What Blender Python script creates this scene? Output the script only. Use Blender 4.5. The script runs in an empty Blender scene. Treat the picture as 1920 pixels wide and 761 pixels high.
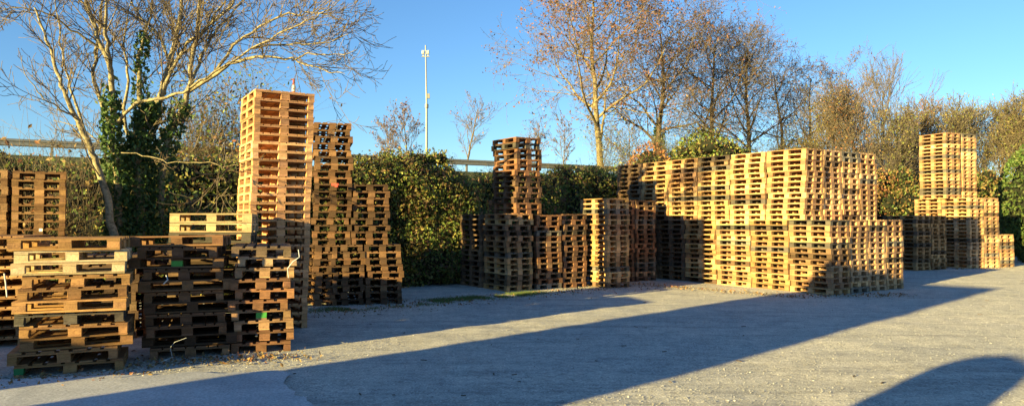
import bpy, math, random
import numpy as np
from mathutils import Vector, Matrix

# ------------------------------------------------------------------ camera, sky, sun, exposure
scn = bpy.context.scene
COL = scn.collection
F, HZ, CH = 1350.0, 413.0, 1.87           # focal (px of 1920), horizon row, camera height
cam_d = bpy.data.cameras.new('camera'); cam = bpy.data.objects.new('camera', cam_d); COL.objects.link(cam)
cam_d.sensor_width = 36; cam_d.lens = 36 * F / 1920; cam_d.clip_start = 0.05; cam_d.clip_end = 3000
PITCH = math.atan((HZ - 380.5) / F)
cam.location = (0, 0, CH); cam.rotation_euler = (math.radians(90) + PITCH, 0, 0)
scn.camera = cam

SUN_EL = math.radians(9.5)
AX, AY = 0.7175, 0.6966                     # the way shadows run over the ground
w = bpy.data.worlds.new('World'); scn.world = w; w.use_nodes = True
nt = w.node_tree; bg = nt.nodes['Background']
sky = nt.nodes.new('ShaderNodeTexSky'); sky.sky_type = 'NISHITA'; sky.sun_disc = False
sky.sun_elevation = SUN_EL; sky.sun_rotation = math.atan2(-AX, -AY)
sky.altitude = 50; sky.air_density = 1.0; sky.dust_density = 0.0; sky.ozone_density = 4.4
nt.links.new(sky.outputs[0], bg.inputs[0]); bg.inputs[1].default_value = 0.062
sl = bpy.data.lights.new('sun', 'SUN'); sl.energy = 4.6; sl.angle = math.radians(0.5); sl.color = (1.0, 0.78, 0.29)
so = bpy.data.objects.new('sun', sl); COL.objects.link(so)
sd = Vector((AX * math.cos(SUN_EL), AY * math.cos(SUN_EL), -math.sin(SUN_EL)))
so.rotation_euler = sd.to_track_quat('-Z', 'Y').to_euler(); so.location = (-20, -20, 12)
scn.view_settings.view_transform = 'Standard'; scn.view_settings.look = 'None'
scn.view_settings.exposure = 2.08; scn.view_settings.gamma = 1.0

R = random.Random(7)
NR = np.random.default_rng(11)

def P(x, y):                              # ground point under a photo pixel
    s = (y - HZ) / CH
    return np.array([(x - 960) / s, F / s])
def U(x, y, D):                           # point at depth D under a photo pixel
    return np.array([(x - 960) * D / F, D, CH + (HZ - y) * D / F])

# ------------------------------------------------------------------ scene tags
def tag(o, label=None, cat=None, group=None, kind=None):
    if label: o['label'] = label
    if cat: o['category'] = cat
    if group: o['group'] = group
    if kind: o['kind'] = kind
    return o
def empty(name, loc, rz=0):
    o = bpy.data.objects.new(name, None); o.location = loc; o.rotation_euler = (0, 0, rz)
    o.empty_display_size = .1; COL.objects.link(o); return o
def link(name, me, parent=None, loc=None):
    o = bpy.data.objects.new(name, me); COL.objects.link(o)
    if parent: o.parent = parent
    if loc is not None: o.location = loc
    return o

# ------------------------------------------------------------------ materials
def newmat(name, rough=.8, spec=.3):
    m = bpy.data.materials.new(name); m.use_nodes = True
    b = m.node_tree.nodes['Principled BSDF']
    b.inputs['Roughness'].default_value = rough
    b.inputs['Specular IOR Level'].default_value = spec
    return m, m.node_tree, b
def N(nt, t, **k):
    n = nt.nodes.new(t)
    for a, v in k.items(): setattr(n, a, v)
    return n
def noise(nt, vec, scale, detail=4, rough=.55, dist=0):
    n = N(nt, 'ShaderNodeTexNoise'); n.inputs['Scale'].default_value = scale
    n.inputs['Detail'].default_value = detail; n.inputs['Roughness'].default_value = rough
    n.inputs['Distortion'].default_value = dist
    if vec is not None: nt.links.new(vec, n.inputs['Vector'])
    return n.outputs['Fac']
def ramp(nt, fac, stops):
    r = N(nt, 'ShaderNodeValToRGB'); e = r.color_ramp.elements
    while len(e) < len(stops): e.new(.5)
    for i, (p, c) in enumerate(stops):
        e[i].position = p; e[i].color = (*c, 1) if len(c) == 3 else c
    nt.links.new(fac, r.inputs[0]); return r.outputs[0]
def mixc(nt, fac, a, b, mode='MIX'):
    m = N(nt, 'ShaderNodeMix', data_type='RGBA', blend_type=mode)
    for s, v in ((m.inputs[0], fac), (m.inputs[6], a), (m.inputs[7], b)):
        if isinstance(v, (int, float)): s.default_value = v
        elif isinstance(v, tuple): s.default_value = (*v, 1)
        else: nt.links.new(v, s)
    return m.outputs[2]
def bump(nt, b, h, strength, dist=.02):
    n = N(nt, 'ShaderNodeBump'); n.inputs['Strength'].default_value = strength
    n.inputs['Distance'].default_value = dist
    nt.links.new(h, n.inputs['Height']); nt.links.new(n.outputs[0], b.inputs['Normal'])
def simple(name, c, rough=.7, metal=0, var=.15, scale=8):
    m, nt, b = newmat(name, rough)
    tc = N(nt, 'ShaderNodeTexCoord')
    f = noise(nt, tc.outputs['Object'], scale)
    c2 = tuple(v * (1 - var) for v in c); c3 = tuple(min(1, v * (1 + var)) for v in c)
    nt.links.new(ramp(nt, f, [(.3, c2), (.7, c3)]), b.inputs['Base Color'])
    b.inputs['Metallic'].default_value = metal
    return m

def wood(name, stretch, source):
    m, nt, b = newmat(name, .78, .25)
    tc = N(nt, 'ShaderNodeTexCoord'); oi = N(nt, 'ShaderNodeObjectInfo')
    mp = N(nt, 'ShaderNodeMapping'); mp.inputs['Scale'].default_value = stretch
    addv = N(nt, 'ShaderNodeVectorMath', operation='ADD')
    sc = N(nt, 'ShaderNodeVectorMath', operation='SCALE'); sc.inputs['Scale'].default_value = 37.0
    cx = N(nt, 'ShaderNodeCombineXYZ')
    for i in range(3): nt.links.new(oi.outputs['Random'], cx.inputs[i])
    nt.links.new(cx.outputs[0], sc.inputs[0]); nt.links.new(tc.outputs['Object'], addv.inputs[0])
    nt.links.new(sc.outputs[0], addv.inputs[1]); nt.links.new(addv.outputs[0], mp.inputs['Vector'])
    grain = noise(nt, mp.outputs[0], 9, 6, .65, .6)
    blot = noise(nt, addv.outputs[0], 5.5, 4, .6)
    fine = noise(nt, addv.outputs[0], 60, 2, .6)
    at = N(nt, 'ShaderNodeAttribute', attribute_name='board')
    if source == 'object': base = oi.outputs['Color']
    else:
        a2 = N(nt, 'ShaderNodeAttribute', attribute_name='tone'); base = a2.outputs['Color']
    g = ramp(nt, grain, [(.28, (.52, .47, .42)), (.5, (.95, .95, .95)), (.75, (1.18, 1.14, 1.06))])
    c = mixc(nt, 1.0, base, g, 'MULTIPLY')
    c = mixc(nt, 1.0, c, at.outputs['Color'], 'MULTIPLY')
    bl = ramp(nt, blot, [(.3, (.6, .58, .6)), (.52, (1, 1, 1))])
    c = mixc(nt, .75, c, mixc(nt, 1.0, c, bl, 'MULTIPLY'))
    if source == 'object':                # every board and block its own tone
        mr = N(nt, 'ShaderNodeMapRange'); mr.inputs['To Min'].default_value = .72; mr.inputs['To Max'].default_value = 1.22
        nt.links.new(oi.outputs['Random'], mr.inputs['Value'])
        sv = N(nt, 'ShaderNodeVectorMath', operation='SCALE')
        nt.links.new(c, sv.inputs[0]); nt.links.new(mr.outputs[0], sv.inputs['Scale']); c = sv.outputs[0]
    nt.links.new(c, b.inputs['Base Color'])
    bump(nt, b, mixf(nt, grain, fine), .5, .004)
    return m
def mixf(nt, a, b):
    n = N(nt, 'ShaderNodeMath', operation='ADD'); nt.links.new(a, n.inputs[0]); nt.links.new(b, n.inputs[1]); return n.outputs[0]

M_WX = wood('wood_long', (1, 14, 14), 'object')
M_WB = wood('wood_block', (6, 2, 6), 'object')
M_MASS = wood('wood_mass', (2, 8, 8), 'tone')

def leafmat(name, trans=.25, rough=.55):
    m, nt, b = newmat(name, rough, .35)
    a = N(nt, 'ShaderNodeAttribute', attribute_name='tone')
    nt.links.new(a.outputs['Color'], b.inputs['Base Color'])
    tr = N(nt, 'ShaderNodeBsdfTranslucent'); nt.links.new(a.outputs['Color'], tr.inputs[0])
    mx = N(nt, 'ShaderNodeMixShader'); mx.inputs[0].default_value = trans
    out = nt.nodes['Material Output']
    nt.links.new(b.outputs[0], mx.inputs[1]); nt.links.new(tr.outputs[0], mx.inputs[2]); nt.links.new(mx.outputs[0], out.inputs[0])
    return m
M_LEAF = leafmat('leaf')
def barkmat(name, a, bcol, scale=14):
    m, nt, b = newmat(name, .85, .2)
    tc = N(nt, 'ShaderNodeTexCoord')
    f = noise(nt, tc.outputs['Object'], scale, 5, .65, .4)
    nt.links.new(ramp(nt, f, [(.36, a), (.6, bcol)]), b.inputs['Base Color'])
    bump(nt, b, f, .6, .02); return m
M_BARK = barkmat('bark_pale', (.10, .085, .05), (.32, .27, .165))
M_BARK_PLANE = barkmat('bark_plane', (.08, .065, .04), (.28, .22, .12), 5)
M_BARK_DARK = barkmat('bark_dark', (.05, .04, .03), (.15, .11, .075))
M_BARK_TWIG = barkmat('bark_twig', (.085, .066, .046), (.20, .16, .11))
M_BARK_GREY = barkmat('bark_grey', (.075, .06, .05), (.19, .16, .13))
M_CORE = simple('core_shade', (.012, .014, .007), .95, var=.4, scale=3)  # near-black colour stands in for the shade inside hedges and bushes

# ------------------------------------------------------------------ mesh helpers
BOXF = np.array([[0, 3, 2, 1], [4, 5, 6, 7], [0, 1, 5, 4], [1, 2, 6, 5], [2, 3, 7, 6], [3, 0, 4, 7]])
def boxv(c, d):
    x, y, z = c; a, b, h = d[0] / 2, d[1] / 2, d[2] / 2
    return np.array([[x-a, y-b, z-h], [x+a, y-b, z-h], [x+a, y+b, z-h], [x-a, y+b, z-h],
                     [x-a, y-b, z+h], [x+a, y-b, z+h], [x+a, y+b, z+h], [x-a, y+b, z+h]])
def mesh_np(name, V, Fq, mat, attrs=None, smooth=False):
    """V n*3, Fq m*k faces (all the same k); attrs: {name: per-face rgb}"""
    me = bpy.data.meshes.new(name); V = np.asarray(V, np.float32); Fq = np.asarray(Fq, np.int32)
    k = Fq.shape[1]
    me.vertices.add(len(V)); me.vertices.foreach_set('co', V.ravel())
    me.loops.add(Fq.size); me.loops.foreach_set('vertex_index', Fq.ravel())
    me.polygons.add(len(Fq)); me.polygons.foreach_set('loop_start', np.arange(0, Fq.size, k, dtype=np.int32))
    me.polygons.foreach_set('loop_total', np.full(len(Fq), k, np.int32))
    me.polygons.foreach_set('use_smooth', np.full(len(Fq), smooth, bool))
    for n, c in (attrs or {}).items():
        a = me.attributes.new(n, 'FLOAT_COLOR', 'FACE')
        cc = np.ones((len(Fq), 4), np.float32); cc[:, :3] = c; a.data.foreach_set('color', cc.ravel())
    me.materials.append(mat); me.update(calc_edges=True); return me
def boxes_mesh(name, boxes, mat, jig=0., seed=0, boardvar=.2):
    rr = np.random.default_rng(seed); V = []; Fc = []; B = []
    for i, (c, d) in enumerate(boxes):
        v = boxv(c, d)
        if jig: v = v + rr.normal(0, jig, v.shape)
        V.append(v); Fc.append(BOXF + 8 * i)
        t = 1 + rr.uniform(-boardvar, boardvar); B.append(np.tile([t, t * rr.uniform(.95, 1.03), t * rr.uniform(.88, 1.05)], (6, 1)))
    return mesh_np(name, np.vstack(V), np.vstack(Fc), mat, {'board': np.vstack(B)})
class Tubes:
    def __init__(s): s.V = []; s.Q = []; s.n = 0
    def add(s, pts, rad, sides=None):
        pts = np.asarray(pts, float); rad = np.asarray(rad, float)
        if sides is None: sides = 7 if rad[0] > .05 else 5 if rad[0] > .018 else 3
        t = np.gradient(pts, axis=0); t /= np.linalg.norm(t, axis=1)[:, None] + 1e-9
        ref = np.array([.31, .17, .93]) if abs(t[0][2]) < .9 else np.array([.93, .31, .1])
        a = np.cross(t, ref); a /= np.linalg.norm(a, axis=1)[:, None] + 1e-9; b = np.cross(t, a)
        ang = np.linspace(0, 2 * np.pi, sides, endpoint=False)
        ring = pts[:, None] + rad[:, None, None] * (np.cos(ang)[None, :, None] * a[:, None] + np.sin(ang)[None, :, None] * b[:, None])
        k = len(pts); s.V.append(ring.reshape(-1, 3))
        i = np.arange(k - 1)[:, None] * sides; j = np.arange(sides)[None]; j2 = (j + 1) % sides
        q = np.stack([i + j, i + j2, i + sides + j2, i + sides + j], -1).reshape(-1, 4) + s.n
        s.Q.append(q); s.n += k * sides
    def mesh(s, name, mat):
        return mesh_np(name, np.vstack(s.V), np.vstack(s.Q), mat, smooth=True)
def prims(name, parts, mat):
    """list of ('box', c, d) / ('cyl', p0, p1, r0, r1, sides) in one mesh"""
    V = []; Fa = []; n = 0
    for p in parts:
        if p[0] == 'box':
            V.append(boxv(p[1], p[2])); Fa += [tuple(int(q) + n for q in f) for f in BOXF]; n += 8
        else:
            _, p0, p1, r0, r1, k = p; T = Tubes(); T.add([p0, p1], [r0, r1], k)
            v = T.V[0]; V.append(v); Fa += [tuple(int(q) + n for q in f) for f in T.Q[0]]
            Fa.append(tuple(n + i for i in range(k))); Fa.append(tuple(n + k + i for i in reversed(range(k)))); n += 2 * k
    me = bpy.data.meshes.new(name); me.from_pydata([tuple(map(float, v)) for v in np.vstack(V)], [], Fa)
    me.materials.append(mat); me.update(); return me

# ------------------------------------------------------------------ the setting: yard, embankment, road
WD = np.array([.87, .493]); ND = np.array([-.493, .87])     # along and across the road bank
def gnd_mat():
    m, nt, b = newmat('gravel_yard', .92, .15)
    tc = N(nt, 'ShaderNodeTexCoord'); v = tc.outputs['Object']
    big = noise(nt, v, .35, 5, .6, .4); mid = noise(nt, v, 2.2, 5, .65); fin = noise(nt, v, 38, 5, .75); md2 = noise(nt, v, 9, 5, .7)
    c = ramp(nt, big, [(.32, (.30, .30, .295)), (.5, (.44, .42, .375)), (.7, (.54, .50, .425))])
    c = mixc(nt, .6, c, ramp(nt, mid, [(.3, (.29, .29, .285)), (.65, (.54, .52, .475))]))
    c = mixc(nt, .55, c, mixc(nt, 1., c, ramp(nt, fin, [(.32, (.3, .3, .3)), (.5, (1, 1, 1)), (.66, (1.8, 1.8, 1.75))]), 'MULTIPLY'))
    c = mixc(nt, .6, c, mixc(nt, 1., c, ramp(nt, md2, [(.34, (.6, .6, .62)), (.5, (1, 1, 1)), (.68, (1.25, 1.24, 1.2))]), 'MULTIPLY'))
    vo = N(nt, 'ShaderNodeTexVoronoi'); vo.inputs['Scale'].default_value = 22; nt.links.new(v, vo.inputs['Vector'])
    sepc = N(nt, 'ShaderNodeSeparateColor'); nt.links.new(vo.outputs['Color'], sepc.inputs[0])
    lt = N(nt, 'ShaderNodeMath', operation='LESS_THAN'); lt.inputs[1].default_value = .2; nt.links.new(vo.outputs['Distance'], lt.inputs[0])
    gt = N(nt, 'ShaderNodeMath', operation='GREATER_THAN'); gt.inputs[1].default_value = .72; nt.links.new(sepc.outputs[0], gt.inputs[0])
    mu = N(nt, 'ShaderNodeMath', operation='MULTIPLY'); nt.links.new(lt.outputs[0], mu.inputs[0]); nt.links.new(gt.outputs[0], mu.inputs[1])
    c = mixc(nt, mu.outputs[0], c, (.75, .73, .68))
    # tyre-packed darker streaks run along the yard
    mp = N(nt, 'ShaderNodeMapping'); mp.inputs['Rotation'].default_value = (0, 0, math.radians(-42)); mp.inputs['Scale'].default_value = (.12, 1.6, 1)
    nt.links.new(v, mp.inputs['Vector'])
    st = noise(nt, mp.outputs[0], 1.3, 5, .65, .5)
    c = mixc(nt, .5, c, mixc(nt, 1., c, ramp(nt, st, [(.34, (.55, .55, .57)), (.48, (1, 1, 1)), (.66, (1.14, 1.12, 1.08))]), 'MULTIPLY'))
    nt.links.new(c, b.inputs['Base Color'])
    s = N(nt, 'ShaderNodeMath', operation='MULTIPLY_ADD'); s.inputs[1].default_value = 1.6
    nt.links.new(mid, s.inputs[0]); nt.links.new(fin, s.inputs[2])
    b.inputs['Diffuse Roughness'].default_value = .15
    bump(nt, b, s.outputs[0], 1., .02)
    return m
M_GND = gnd_mat()
def sheet(name, x0, x1, y0, y1, nx, ny, hf, mat):
    xs = np.linspace(x0, x1, nx); ys = np.linspace(y0, y1, ny); X, Y = np.meshgrid(xs, ys)
    Z = hf(X, Y); V = np.stack([X, Y, Z], -1).reshape(-1, 3)
    i = np.arange(ny - 1)[:, None] * nx + np.arange(nx - 1)[None]
    q = np.stack([i, i + 1, i + nx + 1, i + nx], -1).reshape(-1, 4)
    return mesh_np(name, V, q, mat, smooth=True)
def smooth_noise(X, Y):
    return (np.sin(X * 1.3 + 1.1 * np.sin(Y * .9)) + np.sin(Y * 1.7 + 1.3 * np.sin(X * .7)) + .5 * np.sin(X * 4.1 + Y * 3.3)) / 2.5
g1 = link('ground', sheet('ground', -1200, 1200, -300, 1500, 60, 60, lambda X, Y: X * 0 - .03, M_GND)); tag(g1, kind='structure')
def yard_h(X, Y): return .014 * smooth_noise(X, Y) + .006 * smooth_noise(X * 3.1 + 4, Y * 2.7)
g2 = link('gravel_yard', sheet('gravel_yard', -30, 40, -5, 46, 420, 340, yard_h, M_GND)); tag(g2, kind='structure')

# smoother paler slab in the near corner
def slab_mat():
    m, nt, b = newmat('worn_asphalt', .85, .3)
    tc = N(nt, 'ShaderNodeTexCoord'); v = tc.outputs['Object']
    f = noise(nt, v, 1.1, 8, .75, .8); g = noise(nt, v, 34, 5, .75)
    c = ramp(nt, f, [(.3, (.33, .335, .34)), (.55, (.46, .46, .455)), (.75, (.52, .515, .5))])
    c = mixc(nt, .6, c, mixc(nt, 1., c, ramp(nt, g, [(.35, (.4, .4, .4)), (.5, (1, 1, 1)), (.68, (1.6, 1.6, 1.6))]), 'MULTIPLY'))
    nt.links.new(c, b.inputs['Base Color']); bump(nt, b, g, .5, .006); return m
a_, b_, c_ = P(520, 697), P(592, 762), P(60, 712)
dn = (b_ - a_) / np.linalg.norm(b_ - a_)
poly = [a_, a_ + dn * 6, a_ + dn * 6 + (c_ - a_) * 1.6, a_ + (c_ - a_) * 1.6]
def edge_pts(p, q, n, amp):
    t = np.linspace(0, 1, n)[:, None]; d = q - p; nn = np.array([-d[1], d[0]]) / np.linalg.norm(d)
    return p + d * t + nn * (NR.normal(0, amp, (n, 1)) + amp * 3 * np.sin(t * 17 + 2 * np.sin(t * 9)))
ring = np.vstack([edge_pts(poly[i], poly[(i + 1) % 4], 40, .025)[:-1] for i in range(4)])
me = bpy.data.meshes.new('asphalt_patch')
me.from_pydata([(float(p[0]), float(p[1]), .034) for p in ring], [], [tuple(range(len(ring)))])
me.materials.append(slab_mat()); tag(link('asphalt_patch', me), kind='structure')

def verge_mat():
    m, nt, b = newmat('rough_verge', .95, .1)
    tc = N(nt, 'ShaderNodeTexCoord'); f = noise(nt, tc.outputs['Object'], 1.1, 6, .7)
    nt.links.new(ramp(nt, f, [(.3, (.035, .04, .018)), (.5, (.08, .09, .035)), (.72, (.16, .13, .07))]), b.inputs['Base Color'])
    bump(nt, b, f, 1, .2); return m
def bank(name, prof, mat, w0=-70, w1=160, n=120):
    ws = np.linspace(w0, w1, n); V = []
    for wv in ws:
        for q, z in prof:
            p = WD * wv + ND * q; V.append((p[0], p[1], z))
    k = len(prof); i = np.arange(n - 1)[:, None] * k + np.arange(k - 1)[None]
    q = np.stack([i, i + k, i + k + 1, i + 1], -1).reshape(-1, 4)
    return link(name, mesh_np(name, V, q, mat))
tag(bank('embankment', [(23.0, -.3), (25, .6), (29, 2.6), (33, 4.2), (35, 4.5), (50, 4.5), (140, 4.3), (400, 4.0)], verge_mat()), kind='structure')
tag(bank('road', [(37.6, 4.52), (46, 4.56)], simple('asphalt', (.06, .06, .062), .9)), kind='structure')

# ------------------------------------------------------------------ pallets
def pallet_boxes(L, W):
    """deck boards run along x (length L), W across; returns deck, blocks, bottoms"""
    H, T, BH = .144, .022, .078
    bw = .145; deck = []
    n = 5 if W < .9 else 7
    ys = np.linspace(-W/2 + .0725, W/2 - .0725, n)
    for i, y in enumerate(ys):
        deck.append(((0, y, .133), (L, (.143 if i % 2 == 0 else .098), .0215)))
    for x in (-L/2 + .0725, 0, L/2 - .0725):
        deck.append(((x, 0, .111), (.143, W - .004, .0215)))
    blocks = []; bots = []
    for j, y in enumerate((-W/2 + .05, 0, W/2 - .05)):
        wy = .098 if j != 1 else .143
        row = [((x, y, .061), (.141, wy - .002, BH)) for x in (-L/2 + .0725, 0, L/2 - .0725)]
        blocks.append(row); bots.append(((0, y, .011), (L - .003, wy, T)))
    return deck, blocks, bots
class Kind:
    def __init__(s, L, W, seed):
        s.L, s.W = L, W
        d, bl, bo = pallet_boxes(L, W); s.d, s.bl, s.bo = d, bl, bo
        s.decks = [boxes_mesh('deck', d, M_WX, .0016, seed * 10 + k) for k in range(4)]
        s.blocks = [[boxes_mesh('block', [((0, 0, 0), b[1])], M_WB, .0022, seed * 50 + 3 * j + i, .18) for i, b in enumerate(r)] for j, r in enumerate(bl)]
        s.bots = [boxes_mesh('bottom_board', [((0, 0, 0), b[1])], M_WX, .0018, seed * 70 + j, .18) for j, b in enumerate(bo)]
        s.skids = [boxes_mesh('skid', [(np.array(b[0]) - np.array(bo[j][0]), b[1]) for b in bl[j]] + [((0, 0, 0), bo[j][1])], M_WX, .0018, seed * 90 + j, .22) for j in range(3)]
        allb = d + [b for r in bl for b in r] + bo
        s.allV = np.vstack([boxv(c, dd) for c, dd in allb]); s.nb = len(allb)
        s.allF = np.vstack([BOXF + 8 * i for i in range(s.nb)])
EUR = Kind(1.2, .8, 1); ISO = Kind(1.2, 1.0, 2); SQ = Kind(.95, 1.15, 3)
TONES = {
    'yellow': ((0.609, 0.38, 0.195), (0.542, 0.321, 0.162), (0.677, 0.432, 0.23), (0.428, 0.237, 0.128), (0.383, 0.225, 0.128), (0.459, 0.296, 0.175)),
    'pale': ((0.569, 0.312, 0.161), (0.517, 0.281, 0.14), (0.621, 0.361, 0.192)),
    'tan': ((0.443, 0.249, 0.107), (0.382, 0.211, 0.092), (0.505, 0.296, 0.135), (0.308, 0.167, 0.071)),
    'brown': ((0.2, 0.125, 0.075), (0.16, 0.1, 0.06), (0.24, 0.16, 0.095), (0.12, 0.075, 0.05)),
    'reddish': ((0.265, 0.132, 0.071), (0.21, 0.105, 0.058), (0.319, 0.193, 0.11), (0.154, 0.088, 0.056)),
    'orange': ((0.479, 0.288, 0.135), (0.402, 0.229, 0.105), (0.536, 0.345, 0.171), (0.326, 0.182, 0.097)),
    'dark': ((0.196, 0.103, 0.055), (0.149, 0.081, 0.045), (0.253, 0.14, 0.075), (0.103, 0.059, 0.035)),
    'grey': ((0.165, 0.143, 0.121), (0.127, 0.11, 0.09), (0.198, 0.171, 0.138), (0.11, 0.083, 0.061)),
}
ORD = ['topmost', 'second', 'third', 'fourth', 'fifth', 'sixth', 'seventh', 'eighth', 'ninth', 'tenth', 'eleventh', 'twelfth',
       'thirteenth', 'fourteenth', 'fifteenth', 'sixteenth', 'seventeenth', 'eighteenth', 'nineteenth', 'twentieth', 'twenty-first', 'twenty-second',
       'twenty-third', 'twenty-fourth', 'twenty-fifth', 'twenty-sixth', 'twenty-seventh', 'twenty-eighth', 'twenty-ninth', 'thirtieth', 'thirty-first']
STACKS = []
def stack(phrase, corner, ang, n, tone, right=.8, left=1.2, z0=0., pitch=.146, jit=1., lean=(0, 0), rank=0, prev=None, spin=None, tones=None, kinds=None):
    """right: the face length towards the viewer's right; left: the one going back. rank 0 = full parts, 1 = skids, 2 = mass"""
    a = math.radians(ang); v = np.array([math.cos(a), math.sin(a)]); u = np.array([-v[1], v[0]])
    c = np.array(corner) + v * right / 2 + u * left / 2
    STACKS.append(dict(phrase=phrase, c=c, v=v, u=u, a=a, n=n, tone=tone, right=right, left=left, z0=z0, pitch=pitch, jit=jit, lean=lean, rank=rank, spin=spin or {}, tones=tones or {}, kinds=kinds, shade=1.0 if n > 20 else R.uniform(.86, 1.12)))
    return STACKS[-1]

A0 = 32.75
va = math.radians(A0); VV = np.array([math.cos(va), math.sin(va)]); UU = np.array([-VV[1], VV[0]])
# --- near stacks on the left
stack('the nearest stack, the one with a green foot block', P(30, 707), 24, 11, 'tan', 1.17, .95, pitch=.1505, jit=2.2, kinds='MIXS',
      spin={10: (.0, .03, -2), 1: (-.10, -.06, 3)}, tones={9: (.60, .47, .31), 8: (.58, .44, .27)})
stack('the dark ragged stack beside the nearest stack', P(280, 673), 21, 11, 'dark', 1.02, 1.2, pitch=.1505, jit=2.6, lean=(-.06, .0), kinds='MIXI',
      spin={10: (-.06, -.02, -7), 9: (.03, .0, -5), 8: (-.06, 0, -3)})
stack('the front stack with a loose white strap', P(437, 662), 18, 10, 'reddish', .82, 1.2, pitch=.1505, jit=2.2, tones={9: (.2, .14, .1), 8: (.26, .18, .12)})
stack('the stack capped by three pale pallets behind', P(318, 641), 12, 13, 'brown', 1.17, .8, pitch=.1525, jit=.8, kinds='EURX', tones={12: (.58, .42, .25), 11: (.6, .44, .26), 10: (.55, .38, .22)})
stack('the tall pale tower in front of the brush', P(465, 624), 31, 28, 'pale', 1.0, 1.25, pitch=.1455, jit=.35, lean=(.025, 0), kinds='ISO')
for k in range(3): pass
L0 = P(611, 573.5)
stack('the low brown stack hugging the tall pale tower', P(560, 576), 22, 9, 'dark', .8, 1.2, pitch=.148, jit=1.4)
stack('the low brown stack second from the tall tower', L0, 16, 9, 'dark', .85, 1.2, pitch=.148, jit=1.8)
stack('the low brown stack farthest from the tall tower', P(687, 571), 16, 9, 'dark', .8, 1.2, pitch=.148, jit=1.4)
stack('the upper brown stack rising beside the tall tower', P(588, 574.5), 16, 18, 'dark', .8, 1.2, z0=9 * .148, pitch=.149, jit=1.7)
stack('the upper brown stack next to the hedge', P(659, 572), 16, 9, 'dark', .82, 1.2, z0=9 * .148, pitch=.149, jit=1.7)
stack('the high stack beyond the nearest stack', P(22, 614), 31, 19, 'tan', .8, 1.2, pitch=.144, jit=.5)
stack('the high stack cut by the picture edge', P(22, 614) - .87 * np.array([.857, .515]), 31, 19, 'tan', .8, 1.2, pitch=.144, jit=.5)
stack('the low stack tucked left of the nearest stack', P(-100, 655), 18, 11, 'tan', 1.02, 1.2, pitch=.149, jit=1.8, kinds='ISO')
# --- the middle row
B0 = P(951, 546.5)
stack('the corner stack beneath the dark tower', B0, A0, 14, 'orange', jit=1.3, rank=1)
stack('the shaded stack behind the corner stack', B0 + UU * 1.36, A0, 14, 'brown', jit=.8, rank=1, pitch=.1455)
stack('the dark tower in front of the hedge', B0 + VV * .3 + UU * .02, A0, 14, 'reddish', jit=1.6, z0=14 * .146, rank=1)
stack('the stack just right of the dark tower', B0 + VV * .98 + UU * .06, A0 - 3, 14, 'reddish', jit=1.5, rank=1, pitch=.144)
stack('the second stack right of the dark tower', B0 + VV * 1.86 + UU * .05, A0 - 2, 14, 'reddish', jit=1.3, rank=1)
PP = P(1139, 540)
stack('the sunlit orange stack in the middle row', PP, A0, 17, 'orange', jit=.8, rank=1)
QQ = P(1193, 527.5)
stack('the brown stack behind the orange stack', QQ, A0, 17, 'reddish', jit=.9, rank=1)
stack('', QQ - VV * .84 + UU * .05, A0, 17, 'reddish', jit=.9, rank=2)
stack('', B0 + VV * 1.0 + UU * 2.6, A0, 17, 'brown', jit=.8, rank=2)
stack('', B0 + VV * 1.85 + UU * 2.6, A0, 17, 'brown', jit=.8, rank=2)
stack('', B0 + VV * 2.7 + UU * 2.6, A0, 17, 'brown', jit=.8, rank=2)
# --- the big pile
C0 = P(1557, 553)
lowtone = ['yellow', 'orange', 'yellow', 'orange', 'brown', 'brown', 'brown']
uptone = ['yellow', 'yellow', 'orange', 'orange', 'orange', 'brown']
for i in range(7):
    ph = ['the lower corner stack of the big pile', 'the second lower stack from the big pile\'s corner', 'the third lower stack from the big pile\'s corner',
          'the fourth lower stack from the big pile\'s corner', 'the fifth lower stack from the big pile\'s corner', '', ''][i]
    stack(ph, C0 + UU * 1.232 * i, A0, 13, lowtone[i], pitch=.1445, jit=1.15, lean=(R.uniform(-.01, .01), R.uniform(-.008, .008)), rank=1 if i < 5 else 2)
    for j in range(1, 4):
        ph = ['', 'the lower stack next to the big pile\'s corner, end face', 'the third lower stack on the big pile\'s end face', 'the last lower stack on the big pile\'s end face'][j] if i == 0 else ''
        stack(ph, C0 + UU * 1.232 * i + VV * .84 * j, A0, 13, 'yellow', pitch=.1445, jit=.9, rank=1 if i == 0 else 2)
C1 = C0 + UU * .78 + VV * .06
for k in range(6):
    ph = ['the upper corner stack of the big pile', 'the second upper stack from the big pile\'s corner', 'the third upper stack from the big pile\'s corner', 'the fourth upper stack from the big pile\'s corner', '', ''][k]
    stack(ph, C1 + UU * 1.232 * k + 0 * UU, A0, 13, uptone[k], z0=13 * .1445 + .002, pitch=.1445, jit=1.2 if k else 1.5, rank=1 if k < 3 else 2, lean=(.03, -.008) if k == 0 else (R.uniform(-.012, .02), R.uniform(-.01, .01)))
    for j in range(1, 4):
        stack('', C1 + UU * 1.232 * k + 0 * UU + VV * .84 * j, A0, 13, 'yellow', z0=13 * .1445 + .002, pitch=.1445, jit=1., rank=2)
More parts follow.
